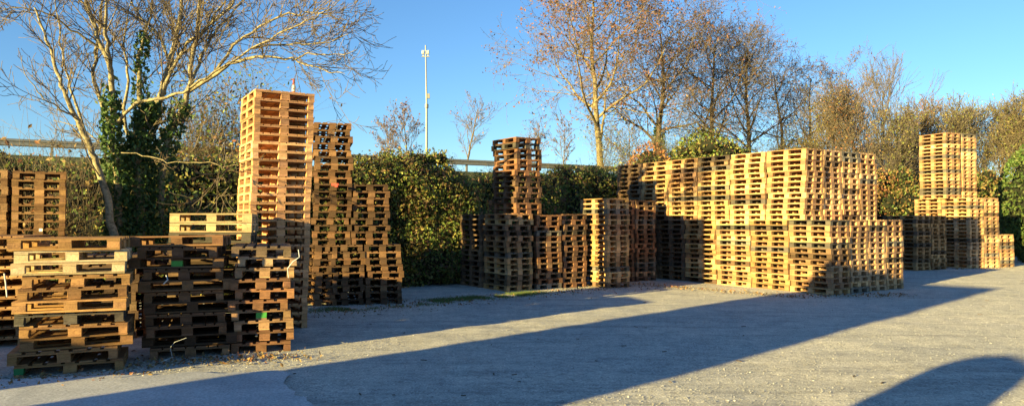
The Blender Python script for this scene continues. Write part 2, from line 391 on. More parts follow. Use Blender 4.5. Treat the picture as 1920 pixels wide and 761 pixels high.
# --- the far piles
E0 = P(1718, 507.5)
for i in range(2):
    for j in range(2): stack('the dim stack between the big pile and far piles' if i + j == 0 else '', E0 + i * 1.25 * np.array([-math.sin(math.radians(25)), math.cos(math.radians(25))]) + j * .86 * np.array([math.cos(math.radians(25)), math.sin(math.radians(25))]), 25, 14, 'tan', jit=1., rank=2)
T0 = P(1818, 503); ta = math.radians(21); TV = np.array([math.cos(ta), math.sin(ta)]); TU = np.array([-TV[1], TV[0]])
for j, n in ((0, 19), (1, 19), (2, 9)): stack('' if j else 'the corner stack of the farthest pile', T0 + TV * .85 * j, 21, n, 'yellow', jit=.5, rank=2, pitch=.1445)
for j in range(2): stack('', T0 + TU * 1.24 + TV * .85 * j, 21, 19, 'yellow', jit=.5, rank=2, pitch=.1445)
stack('', T0 + TU * 2.48, 21, 0, 'yellow', jit=.5, rank=2, pitch=.1445)
for j in range(2): stack('' if j else 'the far tower on the farthest pile', T0 + TU * .75 - TV * .28 + TV * .93 * j, 21, 18, 'yellow', z0=19 * .1445 + .002, jit=.4, rank=2, pitch=.1455)

stack('', P(228, 632), 28, 9, 'dark', jit=1.2, rank=2)
stack('', P(150, 640), 26, 9, 'brown', jit=1.2, rank=2)

def pallet_matrix(S, k, rr):
    x = (1.15 if k else .4) * S['jit']
    dx, dy = rr.uniform(-.022, .022) * x, rr.uniform(-.022, .022) * x
    dr = math.radians(rr.uniform(-1.1, 1.1) * x)
    sp = S['spin'].get(k)
    if sp: dx += sp[0]; dy += sp[1]; dr += math.radians(sp[2])
    z = S['z0'] + .022 * (0) + k * S['pitch']
    zc = k * S['pitch']
    if (S['kinds'] == 'MIXS' and k in (10, 9, 8, 5, 2)) or (S['kinds'] == 'MIXI' and k in (10, 8, 6, 4, 1)): dy -= .07 if S['kinds'] == 'MIXS' else .16
    c = S['c'] + S['v'] * (dx + S['lean'][0] * zc) + S['u'] * (dy + S['lean'][1] * zc)
    z += .004 if S['z0'] == 0 else 0
    return c[0], c[1], z, S['a'] + dr
SHOWN = {0: [(0, 10)], 1: [(0, 10)], 2: [(0, 9)], 3: [(7, 12)], 4: [(0, 27)], 5: [(0, 0), (4, 4)], 6: [(0, 8)], 7: [(0, 8)], 8: [(0, 17)], 9: [(0, 8)], 10: [(11, 18)], 12: [(0, 1), (3, 8), (10, 10)], 13: [(0, 13)], 15: [(0, 13)], 16: [(0, 5), (8, 8), (11, 12)], 17: [(13, 13)], 18: [(0, 16)], 24: [(0, 12)], 28: [(0, 12)], 32: [(0, 12)], 36: [(0, 12)], 40: [(12, 12)], 52: [(0, 12)], 56: [(0, 12)], 60: [(0, 12)], 64: [(1, 1), (8, 8)], 76: [(13, 13)], 80: [(2, 2), (8, 8), (11, 11), (14, 18)], 86: [(0, 0), (2, 3), (5, 5), (7, 8), (10, 11), (13, 14), (16, 17)]}   # the 300 that show largest
def kind_of(S, k, rr):
    if S['kinds'] == 'ISO': return ISO, math.pi / 2
    if S['kinds'] == 'MIXS': return (EUR, 0.) if k in (10, 9, 8, 5, 2) else (SQ, math.pi / 2)
    if S['kinds'] == 'MIXI': return (EUR, 0.) if k in (10, 8, 6, 4, 1) else (ISO, math.pi / 2)
    if S['kinds'] == 'SQ': return SQ, math.pi / 2
    if S['kinds'] == 'EURX': return EUR, 0.
    return EUR, math.pi / 2
TILT = {}
GREEN = simple('green_paint', (.02, .16, .05), .6)
massV, massF, massB, massT, mn = [], [], [], [], 0
GRP = 'wooden pallets stacked about the yard'
PALLETS = {}
for si, S in enumerate(STACKS):
    rr = random.Random(100 + si)
    for k in range(S['n']):
        x, y, z, a = pallet_matrix(S, k, rr); K, off = kind_of(S, k, rr)
        tn = S['tones'].get(k) or rr.choice(TONES[S['tone']])
        m_ = rr.uniform(.74, 1.2) * S['shade']
        if S['tone'] in ('orange', 'yellow', 'brown', 'reddish', 'tan') and rr.random() < (.06 if si < 13 else .2): tn = rr.choice(TONES['grey'] + TONES['brown'])
        tn = tuple(t * m_ for t in tn)
        flip = rr.choice((0, math.pi)); di = rr.randrange(4)
        tx, ty = (rr.gauss(0, .0035) * S['jit'], rr.gauss(0, .0035) * S['jit'])
        if any(p_ <= k <= q_ for p_, q_ in SHOWN.get(si, ())):
            o = empty('wooden_pallet', (x, y, z)); o.rotation_euler = (tx, ty, a + off + flip)
            top = S['n'] - 1 - k
            lab = 'pallet at the top of %s' % S['phrase'] if top == 0 else '%s pallet from the top of %s' % (ORD[top], S['phrase'])
            if top == S['n'] - 1: lab = 'bottom pallet of %s' % S['phrase']
            tag(o, lab, 'pallet', GRP); PALLETS[(si, k)] = o
            d = link('deck', K.decks[di], o)
            kids = [d]
            if si < 13:
                for j in range(3):
                    bb = link('bottom_board', K.bots[j], o, K.bo[j][0]); kids.append(bb)
                    for i in range(3):
                        b = link('block', K.blocks[j][i], o, K.bl[j][i][0])
                        b.rotation_euler = (0, 0, math.radians(rr.gauss(0, 1.5))); kids.append(b)
            else:
                for j in range(3): kids.append(link('skid', K.skids[j], o, K.bo[j][0]))
            for q in kids: q.color = (*tn, 1)
        else:
            ca, sa = math.cos(a + off), math.sin(a + off); V = K.allV + NR.normal(0, .0016, K.allV.shape)
            massV.append(np.stack([x + V[:, 0] * ca - V[:, 1] * sa, y + V[:, 0] * sa + V[:, 1] * ca, z + V[:, 2]], -1))
            massF.append(K.allF + mn); mn += len(V)
            bv = np.repeat(NR.uniform(.72, 1.25, K.nb), 6)[:, None] * np.array([[1, 1, 1]])
            massB.append(bv); massT.append(np.tile(tn, (len(K.allF), 1)))
mass = link('stacked_pallets', mesh_np('stacked_pallets', np.vstack(massV), np.vstack(massF), M_MASS, {'board': np.vstack(massB), 'tone': np.vstack(massT)}))
tag(mass, 'mass of smaller pallets in the far piles and inside the big pile', 'pallets', kind='stuff')

# ------------------------------------------------------------------ foliage helpers
def leaf_quads(C, size, tone, jit=.2, flat=0.):
    """C n*3 centres -> rhombic leaves with random facing"""
    n = len(C); d = NR.normal(size=(n, 3)); d[:, 2] *= .7; d /= np.linalg.norm(d, axis=1)[:, None]
    r = NR.normal(size=(n, 3)); a = np.cross(d, r); a /= np.linalg.norm(a, axis=1)[:, None]; b = np.cross(d, a)
    s = size * NR.uniform(.35, 1.0, n)[:, None] ** 1.3 * 1.6
    V = np.stack([C - a * s, C - b * s * .55 + d * s * .15, C + a * s, C + b * s * .55 + d * s * .15], 1).reshape(-1, 3)
    Fq = np.arange(4 * n).reshape(-1, 4)
    t = np.asarray(tone); idx = NR.integers(0, len(t), n)
    c = t[idx] * NR.uniform(1 - jit, 1 + jit, (n, 1))
    return V, Fq, c
GREENS = [(0.072, 0.12, 0.029), (0.096, 0.152, 0.035), (0.056, 0.093, 0.026), (0.144, 0.192, 0.048), (0.176, 0.168, 0.056), (0.08, 0.112, 0.032)]
IVY = [(0.044, 0.092, 0.022), (0.06, 0.12, 0.031), (0.033, 0.065, 0.018), (0.087, 0.141, 0.038)]
BRAMBLE = [(0.123, 0.176, 0.035), (0.185, 0.211, 0.048), (0.062, 0.097, 0.025), (0.246, 0.22, 0.062), (0.176, 0.11, 0.048), (0.106, 0.167, 0.035), (0.299, 0.273, 0.079), (0.044, 0.07, 0.018), (0.141, 0.202, 0.044), (0.13, 0.075, 0.045), (0.1, 0.07, 0.04)]
RUST = [(0.256, 0.104, 0.048), (0.32, 0.144, 0.064), (0.208, 0.096, 0.056), (0.352, 0.208, 0.08)]
DRY = [(0.23, 0.149, 0.057), (0.287, 0.196, 0.081), (0.184, 0.115, 0.052), (0.138, 0.103, 0.04)]
def lobes_surface(lobes, per_m2, depth=.5):
    pts = []
    for (cx, cy, cz, rx, ry, rz) in lobes:
        area = 4 * math.pi * ((rx * ry) ** 1.6 / 3 + (rx * rz) ** 1.6 / 3 + (ry * rz) ** 1.6 / 3) ** (1 / 1.6)
        n = int(area * per_m2); d = NR.normal(size=(n, 3)); d /= np.linalg.norm(d, axis=1)[:, None]
        r = 1 + NR.normal(-.02, .5, n) * depth * .45 / max(rx, rz)
        p = d * np.array([rx, ry, rz]) * r[:, None] + np.array([cx, cy, cz]); pts.append(p)
    p = np.vstack(pts)
    keep = p[:, 2] > .02
    for (cx, cy, cz, rx, ry, rz) in lobes:
        q = (((p - np.array([cx, cy, cz])) / np.array([rx, ry, rz])) ** 2).sum(1)
        keep &= q > .58
    p = p[keep]
    # break the surface into clumps with gaps
    k = (np.sin(p[:, 0] * 5.1 + 2 * np.sin(p[:, 2] * 4.3)) + np.sin(p[:, 1] * 4.7 + p[:, 2] * 5.9) + np.sin(p[:, 2] * 7.3 + p[:, 0] * 2.2))
    return p[(k > -1.5) | (NR.random(len(p)) < .35)]
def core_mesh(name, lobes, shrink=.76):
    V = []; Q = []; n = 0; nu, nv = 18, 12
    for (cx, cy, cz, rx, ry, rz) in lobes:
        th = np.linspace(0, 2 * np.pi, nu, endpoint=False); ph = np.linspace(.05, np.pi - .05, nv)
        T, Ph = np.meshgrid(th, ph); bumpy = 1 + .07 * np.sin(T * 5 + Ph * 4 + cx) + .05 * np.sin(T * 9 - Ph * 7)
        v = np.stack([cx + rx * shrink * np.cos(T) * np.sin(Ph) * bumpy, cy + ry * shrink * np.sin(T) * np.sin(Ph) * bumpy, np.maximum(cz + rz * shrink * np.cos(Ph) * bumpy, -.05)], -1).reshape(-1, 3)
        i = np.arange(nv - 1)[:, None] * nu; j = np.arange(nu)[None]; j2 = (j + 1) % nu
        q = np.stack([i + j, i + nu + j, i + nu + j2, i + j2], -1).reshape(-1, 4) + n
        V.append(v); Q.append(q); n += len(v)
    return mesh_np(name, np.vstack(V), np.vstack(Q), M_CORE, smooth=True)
def stems(T, base, n, h, spread, r=.008, droop=.3, kids=3, up=1.):
    """arching bare stems with side twigs"""
    tips = []
    for _ in range(n):
        a = NR.uniform(0, 2 * np.pi); sp = spread * NR.uniform(.2, 1); hh = h * NR.uniform(.6, 1.08)
        t = np.linspace(0, 1, 7)[:, None]
        d = np.array([math.cos(a), math.sin(a), 0]); b0 = np.array(base) + np.array([NR.normal(0, .25), NR.normal(0, .25), 0]) * spread * .5
        pts = b0 + d * sp * t ** 1.5 + np.array([0, 0, hh]) * (t - droop * .25 * t ** 3) + NR.normal(0, .02 * h, (7, 3)) * t
        T.add(pts, np.linspace(r, r * .35, 7))
        for _k in range(kids):
            i = int(NR.integers(2, 6)); q = pts[i]; dd = NR.normal(size=3); dd[2] = abs(dd[2]) * .9 + .5 * up; dd /= np.linalg.norm(dd)
            L = h * NR.uniform(.12, .32); tt = np.linspace(0, 1, 4)[:, None]
            p2 = q + dd * L * tt + NR.normal(0, .05 * L, (4, 3)) * tt; T.add(p2, np.linspace(r * .55, r * .3, 4), 3); tips.append(p2[1:])
            for _m in range(2):
                q2 = p2[int(NR.integers(1, 3))]; d2 = dd + NR.normal(0, .6, 3); d2 /= np.linalg.norm(d2)
                p3 = q2 + d2 * L * .5 * tt[[0, 2, 3]]; T.add(p3, np.linspace(r * .4, r * .25, 3), 3); tips.append(p3[1:])
        tips.append(pts[3:])
    return np.vstack(tips)
def hedge(label, lobes, tones, per=170, size=.055, name='bramble_hedge', cat='hedge', twigs=0, twigh=.9):
    c = lobes[0]; root = empty(name, (c[0], c[1], 0)); tag(root, label, cat)
    off = np.array([c[0], c[1], 0]); L0_ = [(l[0] - c[0], l[1] - c[1], *l[2:]) for l in lobes]
    link('shade_core', core_mesh('shade_core', L0_), root)  # solid dark lump added inside the leaves to block light
    p = lobes_surface(L0_, per); V, Fq, col = leaf_quads(p, size, tones)
    pk = .5 + .5 * np.sin(p[:, 0] * 1.9 + 1.7 * np.sin(p[:, 2] * 2.1 + p[:, 1])) * np.sin(p[:, 2] * 2.6 + 1.3 * np.sin(p[:, 0] * 3.1))
    col = col * (.65 + .75 * pk)[:, None] * np.stack([1 + .12 * (1 - pk), np.ones(len(p)), np.ones(len(p))], -1)
    link('foliage', mesh_np('foliage', V, Fq, M_LEAF, {'tone': col}), root)
    if twigs:
        T = Tubes()
        for _ in range(twigs):
            l = L0_[int(NR.integers(len(L0_)))]
            b = (l[0] + NR.normal(0, l[3] * .5), l[1] + NR.normal(0, l[4] * .3), l[2] + l[5] * .75)
            stems(T, b, 2, twigh, .7, .006, 1.2, 2)
        tag(link('twigs', T.mesh('twigs', M_BARK_TWIG), root), kind='stuff')
    return root
def qpos(w_, q_): p = WD * w_ + ND * q_; return p[0], p[1]
def ztop(x, y, ypx):                     # height whose row is ypx at ground point x,y
    return CH + (HZ - ypx) * y / F
TOPS = [(-400, 284), (0, 288), (200, 292), (430, 290), (560, 288), (650, 304), (700, 306), (735, 286), (785, 264), (825, 306), (900, 326), (960, 328), (1030, 306), (1100, 312), (1165, 312),
        (1260, 290), (1320, 252), (1370, 262), (1450, 300), (1650, 310), (1720, 330), (1800, 320), (1880, 300), (2300, 270)]
def top_at(px): return float(np.interp(px, [t[0] for t in TOPS], [t[1] for t in TOPS]))
def hedge_run(label, w0, w1, step, q, tones, ry=1.1, **kw):
    L = []; ws = np.arange(w0, w1, step)
    for wv in ws:
        x, y = qpos(wv, q + NR.normal(0, .2)); px = 960 + F * x / y
        zt = ztop(x, y, top_at(px)) * NR.uniform(.90, 1.04)
        L.append((x, y, zt * .34, step * 1.5, ry * NR.uniform(.9, 1.1), zt * .60))
        for _ in range(3):               # ragged crest
            w2 = wv + NR.uniform(-.6, .6) * step; x2, y2 = qpos(w2, q + NR.uniform(-.5, .4)); r_ = NR.uniform(.18, .42)
            L.append((x2, y2, zt * NR.uniform(.84, .97) - r_ * .7, r_ * 1.5, r_, r_))
        for _ in range(6):
            w2 = wv + NR.uniform(-.6, .6) * step; r_ = NR.uniform(.4, .85); x2, y2 = qpos(w2, q + NR.uniform(-.75, .3)); px2 = 960 + F * x2 / y2
            zc = NR.uniform(.15, 1) * ztop(x2, y2, top_at(px2)) - r_ * .8; fr = max(0, 1 - zc / zt) * .5
            x2, y2 = qpos(w2, q - ry * (.35 + fr) * NR.uniform(.6, 1.1))
            L.append((x2, y2, max(zc, .2), r_ * 1.25, r_, r_))
    return hedge(label, L, tones, **kw)
hedge_run('dark ivy hedge behind the high stacks and the bare tree', -9, 2.8, 1.1, 20.3, IVY + BRAMBLE, per=120, twigs=26)
hedge_run('dark hedge behind the tall pale tower', 2.8, 6.6, 1.0, 20.3, BRAMBLE, per=130, twigs=10)
hedge_run('sunlit bramble hedge between the brown stacks and the dark tower', 6.6, 12.4, .95, 20.4, BRAMBLE, per=560, size=.044, twigs=55, twigh=1.0)
hedge_run('sunlit bramble hedge between the dark tower and the big pile', 12.4, 19.0, 1.0, 21.4, BRAMBLE, per=480, size=.046, twigs=45, twigh=1.0)
hedge_run('bushy hedge behind the far end of the big pile', 19.0, 26.0, 1.2, 23.2, BRAMBLE, per=110, twigs=12)
hedge_run('rusty brown hedge between the big pile and the far tower', 26.0, 34.0, 1.3, 22.6, RUST + DRY + BRAMBLE[:2], per=110, twigs=40, twigh=1.4, size=.06)
hedge_run('dark hedge behind the far tower', 34.0, 44, 1.3, 22.0, GREENS + DRY, per=90, twigs=20, size=.07)
# bright ivy mass at the far right edge
xg, yg = 23.2, 32.0
hedge('bright green ivy mass standing past the far tower', [(xg, yg, 2.6, 1.3, 1.2, 2.6), (xg + 1.2, yg + .3, 2.9, 1.4, 1.2, 2.9), (xg + 2.6, yg + .4, 2.7, 1.5, 1.2, 2.7), (xg + .2, yg - .1, 1.2, 1.2, 1.1, 1.4)],
      [(.06, .11, .025), (.08, .13, .03), (.045, .08, .022), (.11, .14, .04)], per=190, size=.07, name='ivy_bush', cat='bush')
def bush_px(label, px, ytop, q, rad, tones, **kw):
    k = (px - 960) / F; D = q / (ND[0] * k + ND[1]); x, y = k * D, D; zt = ztop(x, y, ytop); zb = 2.2
    return hedge(label, [(x, y, (zt + zb) / 2, rad, rad * .8, (zt - zb) / 2), (x - rad * .6, y, (zt + zb) / 2 - .5, rad * .7, rad * .7, (zt - zb) / 2 * .8), (x + rad * .6, y, (zt + zb) / 2 - .4, rad * .7, rad * .7, (zt - zb) / 2 * .8)], tones, name='bush', cat='bush', **kw)
bush_px('round olive bush above the big pile\'s far stacks', 1322, 246, 29, 1.9, BRAMBLE + GREENS, per=110, size=.075)
bush_px('small russet bush left of the olive bush', 1218, 270, 30, 1.2, RUST, per=110, size=.06, twigs=8)
bush_px('yellowish bush above the middle of the big pile', 1500, 262, 31, 2.0, DRY + BRAMBLE, per=80, size=.07, twigs=20)

# ------------------------------------------------------------------ trees
def grow(T, Tw, tips, start, d, L, r, level, rng, P_):
    n = max(4, int(5 + L * 1.5)) if level < 2 else 5
    pts = [np.array(start, float)]; d = np.array(d, float); d /= np.linalg.norm(d)
    for i in range(n):
        d = d + rng.normal(0, P_['wob'], 3) * (1 if level else .45) + np.array([0, 0, P_['up'] * (1 if level else .3)]); d /= np.linalg.norm(d)
        pts.append(pts[-1] + d * L / n)
    pts = np.array(pts); rad = np.linspace(r, max(r * P_['taper'], P_['rmin']), n + 1)
    (T if r > P_['split'] else Tw).add(pts, rad)
    if level >= P_['levels']:
        tips.append(pts[-3:]); return
    nk = P_['kids'][level]
    for c in range(nk):
        t = P_['t0'][level] + (1 - P_['t0'][level]) * (c + rng.random() * .8) / nk; t = min(t, .98); f = t * n; i = int(f); q = pts[i] + (pts[i + 1] - pts[i]) * (f - i)
        ax = pts[i + 1] - pts[i]; ax /= np.linalg.norm(ax)
        az = rng.uniform(0, 2 * np.pi) if level else c * 2.4 + rng.normal(0, .4)
        ref = np.array([0, 0, 1.]) if abs(ax[2]) < .8 else np.array([1., 0, 0])
        e1 = np.cross(ax, ref); e1 /= np.linalg.norm(e1); e2 = np.cross(ax, e1)
        ang = math.radians(P_['ang'] + rng.normal(0, 9))
        dd = ax * math.cos(ang) + (e1 * math.cos(az) + e2 * math.sin(az)) * math.sin(ang)
        lr = P_['ratio'] * rng.uniform(.7, 1.15) * (1.15 - .55 * t if level == 0 else 1)
        grow(T, Tw, tips, q, dd, L * lr, max(rad[i] * P_['rr'], P_['rmin']), level + 1, rng, P_)
def tree(name, label, px, D, zbase, ytop, r, seed, bark, twigbark, P_, leaves=None, nleaf=1.0, lsize=.06, group=None, lean=0., kids_attr=None, cat='tree'):
    rng = np.random.default_rng(seed); x = (px - 960) / F * D; zt = ztop(x, D, ytop); H = (zt - zbase) * P_.get('hscale', .8)
    T, Tw, tips = Tubes(), Tubes(), []
    grow(T, Tw, tips, (0, 0, -.3), (lean, 0, 1), H, r, 0, rng, P_)
    root = empty(name, (x, D, zbase)); tag(root, label, cat, group)
    if T.V: link('trunk', T.mesh('trunk', bark), root)
    cr = link('crown', Tw.mesh('crown', twigbark), root)
    if leaves is not None:
        p = np.vstack(tips); k = NR.random(len(p)) < nleaf; p = p[k]; p = p + NR.normal(0, .07, p.shape)
        V, Fq, col = leaf_quads(p, lsize, leaves); link('leaves', mesh_np('leaves', V, Fq, M_LEAF, {'tone': col}), cr)
    return root
PL = dict(wob=.11, up=.03, taper=.22, rmin=.0075, split=.03, levels=4, kids=[15, 8, 6, 5], t0=[.2, .15, .12, .1], ang=52, ratio=.55, rr=.52, hscale=.95)
TL = [(.20, .09, .055), (.24, .12, .08), (.16, .07, .05), (.22, .15, .09)]
trees = [
    (1127, 40.8, 4.0, -60, .21, 1.15, 'tall pale-trunked plane tree with rusty leaves, nearest the sunlit hedge'),
    (1237, 42.9, 4.2, 26, .20, .3, 'ivy-footed plane tree just right of the tall pale plane tree'),
    (1330, 44.9, 4.2, 60, .19, .12, 'bare plane tree rising behind the round olive bush'),
    (1405, 46.6, 4.2, 78, .18, .1, 'bare plane tree behind the middle of the big pile'),
    (1462, 48.0, 4.2, 108, .15, .1, 'slim bare tree above the yellowish bush'),
    (1520, 50.0, 4.2, 128, .14, .2, 'thin bare tree behind the corner of the big pile'),
    (1585, 51.5, 4.2, 150, .13, .2, 'thin bare tree above the end face of the big pile'),
]
for i, (px, D, zb, yt, r, nl, lab) in enumerate(trees):
    pr = dict(PL); pr['rmin'] = .0072 + .0001 * i
    if i >= 4: pr['kids'] = [12, 6, 5, 4]
    t_ = tree('plane_tree', lab, px, D, zb, yt, r, 40 + i, M_BARK_PLANE if i == 0 else M_BARK_DARK, M_BARK_TWIG, pr, TL, nl * .9, .065, group='trees in a row along the road bank')
    if i == 1:
        z = NR.uniform(0, 3.2, 1600); a = NR.uniform(0, 6.28, 1600); rr_ = .22 + NR.uniform(0, .14, 1600)
        V, Fq, col = leaf_quads(np.stack([rr_ * np.cos(a), rr_ * np.sin(a), z], -1), .07, IVY); link('ivy', mesh_np('ivy', V, Fq, M_LEAF, {'tone': col}), t_)
PS = dict(wob=.09, up=.05, taper=.3, rmin=.008, split=.02, levels=3, kids=[12, 6, 5], t0=[.25, .15, .1], ang=38, ratio=.48, rr=.5, hscale=.95)
for px, D, yt, r, lab, lv in ((765, 46, 200, .06, 'thin rusty-leaved sapling left of the lamp mast', .5), (722, 45, 225, .05, 'small leaning sapling above the hedge by the guard rail', .4), (872, 45, 182, .07, 'pale bare sapling right of the lamp mast', .12),
                              (1000, 44, 235, .05, 'faint bare sapling behind the dark tower', .1), (1055, 43, 225, .05, 'bare sapling left of the tall pale plane tree', .1), (1180, 45, 215, .05, 'bare sapling between two plane trees', .1)):
    tree('sapling', lab, px, D, 4.4, yt, r, px, M_BARK_TWIG, M_BARK_TWIG, PS, TL, lv, .06, group='saplings beyond the guard rail')
# bare brushy trees at the right
PB = dict(wob=.12, up=.07, taper=.3, rmin=.0085, split=.02, levels=3, kids=[22, 11, 9], t0=[.03, .08, .1], ang=36, ratio=.56, rr=.5, hscale=.9)
BR = [(.22, .20, .06), (.18, .19, .05), (.28, .22, .08), (.12, .15, .04)]
brush = [(1560, 44, 190, 'olive brushwood tree'), (1608, 42, 178, 'tan brushwood tree'), (1650, 47, 128, 'tallest pale feathery tree'), (1690, 41, 215, 'low tan brushwood tree'), (1735, 44, 205, 'grey brushwood tree'),
         (1790, 42, 212, 'olive twiggy tree'), (1838, 44, 200, 'twiggy tree'), (1880, 42, 198, 'dense twiggy tree'), (1925, 40, 205, 'twiggy tree'), (1965, 41, 190, 'twiggy tree')]
where = ['above the second column of the big pile\'s end face', 'above the last column of the big pile', 'rising behind the white roof', 'beside the white roof', 'just left of the far tower', 'directly behind the far tower', 'just right of the far tower', 'left of the bright ivy mass', 'above the bright ivy mass', 'past the bright ivy mass']
for i, (px, D, yt, lab) in enumerate(brush):
    pr = dict(PB)
    if i == 2: pr.update(ang=20, kids=[18, 7, 5], t0=[.2, .1, .1])
    for sub in range(1):
        tree('brush_tree', lab + ' ' + where[i], px, D, 3.6, yt, .09, 300 + i, M_BARK_GREY, M_BARK_GREY if i % 2 else M_BARK_TWIG, pr, RUST + BR[:1] if i in (1, 4) else BR, .34 if i != 2 else .05, .05, group='brushwood trees on the bank')
T_ = Tubes(); tps = []
for i in range(34):
    wv = 26 + i * .62; x, y = qpos(wv, 25 + NR.uniform(-1, 2.5)); tps.append(stems(T_, (x, y, .5), 9, NR.uniform(3.2, 5.2), 1.5, .011, .3, 6))
for i in range(64):
    wv = 24 + i * .44; x, y = qpos(wv, 31.5 + NR.uniform(-1.5, 2)); tps.append(stems(T_, (x, y, 3.2), 9, NR.uniform(3.0, 4.8), 1.5, .010, .2, 7))
root = empty('thicket', (0, 0, 0)); tag(root, 'tangled thicket of bare olive stems behind the far piles', 'thicket', kind='stuff')
link('twigs', T_.mesh('twigs', M_BARK_GREY), root); p = np.vstack(tps); p = p[NR.random(len(p)) < .55]; p = p + NR.normal(0, .1, p.shape)
V, Fq, col = leaf_quads(p, .045, BR + BRAMBLE[:4]); link('foliage', mesh_np('foliage', V, Fq, M_LEAF, {'tone': col}), root)

# ---- the many-stemmed bare tree at the left, limbs placed one by one
LT = Tubes(); LTw = Tubes(); ltips = []
limbs = [  # (points (px, py, depth), r0, r1)
    ([(216, 470, 13.6), (212, 430, 13.7), (200, 365, 13.8), (183, 310, 13.8), (163, 262, 13.7), (135, 215, 13.5), (118, 170, 13.4), (100, 120, 13.3), (80, 60, 13.2), (55, 10, 13.1)], .105, .02),
    ([(228, 470, 14.2), (224, 400, 14.3), (216, 310, 14.3), (206, 240, 14.2), (208, 150, 14.2), (188, 92, 14.1), (166, 36, 14.0), (148, -20, 14), (130, -90, 13.9)], .10, .03),
    ([(206, 240, 14.2), (185, 190, 14.4), (172, 140, 14.6), (176, 80, 14.7), (186, 20, 14.8), (190, -60, 15)], .065, .02),
    ([(207, 152, 14.2), (196, 90, 13.9), (190, 40, 13.6), (196, -20, 13.4), (205, -90, 13.2)], .06, .02),
    ([(264, 470, 14.6), (262, 400, 14.6), (258, 300, 14.6), (268, 235, 14.7), (296, 185, 14.7), (316, 120, 14.7), (328, 60, 14.6), (338, 0, 14.5), (350, -80, 14.4)], .15, .03),
    ([(268, 235, 14.7), (258, 160, 15), (262, 90, 15.2), (276, 30, 15.4), (285, -60, 15.6)], .08, .02),
    ([(300, 420, 14.9), (306, 300, 14.9), (328, 225, 14.8), (352, 170, 14.6), (358, 90, 14.3), (372, 0, 14.1), (380, -80, 14)], .10, .03),
    ([(352, 170, 14.6), (400, 140, 14.2), (440, 115, 13.9), (490, 104, 13.6), (545, 112, 13.3), (600, 128, 13.1), (645, 136, 12.9)], .06, .008),
    ([(216, 232, 14.2), (255, 193, 13.9), (300, 183, 13.7), (342, 173, 13.5), (402, 132, 13.1), (470, 90, 12.8), (540, 54, 12.6), (600, 24, 12.4), (640, -6, 12.3)], .045, .01),
    ([(352, 172, 14.6), (368, 120, 14.9), (400, 60, 15.1), (440, 15, 15.2), (480, -30, 15.3)], .055, .015),
    ([(402, 132, 13.1), (450, 70, 13.2), (520, 30, 13.3), (590, 20, 13.2), (640, 40, 13.2)], .04, .008),
    ([(470, 90, 12.8), (540, 78, 12.9), (600, 80, 13), (660, 60, 13)], .03, .007),
    ([(545, 112, 13.3), (590, 98, 13.1), (635, 104, 13), (668, 92, 12.9)], .025, .006),
    ([(296, 187, 14.7), (330, 110, 14.4), (370, 60, 14.1), (430, 10, 13.9), (450, -50, 13.7)], .06, .02),
    ([(163, 262, 13.7), (140, 200, 14), (120, 130, 14.2), (105, 60, 14.4), (95, -10, 14.5)], .04, .012),
    ([(135, 215, 13.5), (110, 205, 13.2), (80, 185, 13), (50, 150, 12.9), (35, 100, 12.8)], .025, .006),
    ([(186, 90, 14.1), (140, 60, 13.8), (95, 30, 13.5), (40, 10, 13.2), (-20, 20, 13)], .035, .008),
    ([(223, 286, 14.1), (268, 290, 13.6), (313, 304, 13.0), (380, 303, 12.5), (420, 312, 12.2), (447, 309, 12.0)], .020, .006),
    ([(222, 300, 14.1), (190, 270, 14.5), (150, 240, 14.7), (100, 225, 14.9)], .03, .008),
    ([(228, 400, 14.0), (180, 415, 13.6), (140, 400, 13.2), (118, 350, 13)], .014, .005),
    ([(316, 120, 14.7), (290, 60, 14.9), (250, 20, 15), (230, -40, 15)], .045, .015),
    ([(358, 90, 14.3), (390, 40, 14.0), (430, -20, 13.8)], .045, .015),
    ([(258, 300, 14.6), (230, 220, 15), (236, 150, 15.3), (228, 80, 15.5), (240, 0, 15.6)], .06, .015),
]
PT = dict(wob=.13, up=.06, taper=.35, rmin=.0048, split=.018, levels=2, kids=[5, 5], t0=[.12, .1], ang=38, ratio=.55, rr=.55)
rngL = np.random.default_rng(5)
for pl, r0, r1 in limbs:
    ctrl = np.array([U(*q) for q in pl]); m = len(ctrl); ts = np.linspace(0, m - 1, (m - 1) * 4 + 1)
    def cr_(t):
        i = min(int(t), m - 2); f = t - i; p0, p1, p2, p3 = ctrl[max(i - 1, 0)], ctrl[i], ctrl[i + 1], ctrl[min(i + 2, m - 1)]
        return .5 * ((2 * p1) + (-p0 + p2) * f + (2 * p0 - 5 * p1 + 4 * p2 - p3) * f * f + (-p0 + 3 * p1 - 3 * p2 + p3) * f ** 3)
    pts = np.array([cr_(t) for t in ts]); pts += rngL.normal(0, .018, pts.shape) * np.minimum(ts, 1)[:, None]
    rad = np.linspace(r0, r1, len(pts)) * .8; LT.add(pts, rad)
    Ltot = np.linalg.norm(np.diff(pts, axis=0), axis=1).sum()
    for c in range(int(Ltot * 3.8)):
        t = rngL.uniform(.25, 1); i = min(int(t * (len(pts) - 1)), len(pts) - 2); q = pts[i]
        if q[2] < 2.6 and rngL.random() < .7 or q[2] < 5 and rngL.random() < .5: continue
        ax = pts[i + 1] - pts[i]; ax /= np.linalg.norm(ax); sd_ = rngL.normal(size=3); sd_ -= ax * sd_.dot(ax); sd_ /= np.linalg.norm(sd_)
        dd = ax * .75 + sd_ * .7 + np.array([0, 0, .18])
        grow(LT, LTw, ltips, q, dd, rngL.uniform(.55, 1.5), min(rad[i] * .5, .016), 0, rngL, PT)
tr = empty('bare_tree', (0, 0, 0)); off = U(225, 470, 14.2); off[2] = 0; tr.location = off
tag(tr, 'large bare many-stemmed tree with pale limbs and ivy on its trunks', 'tree')
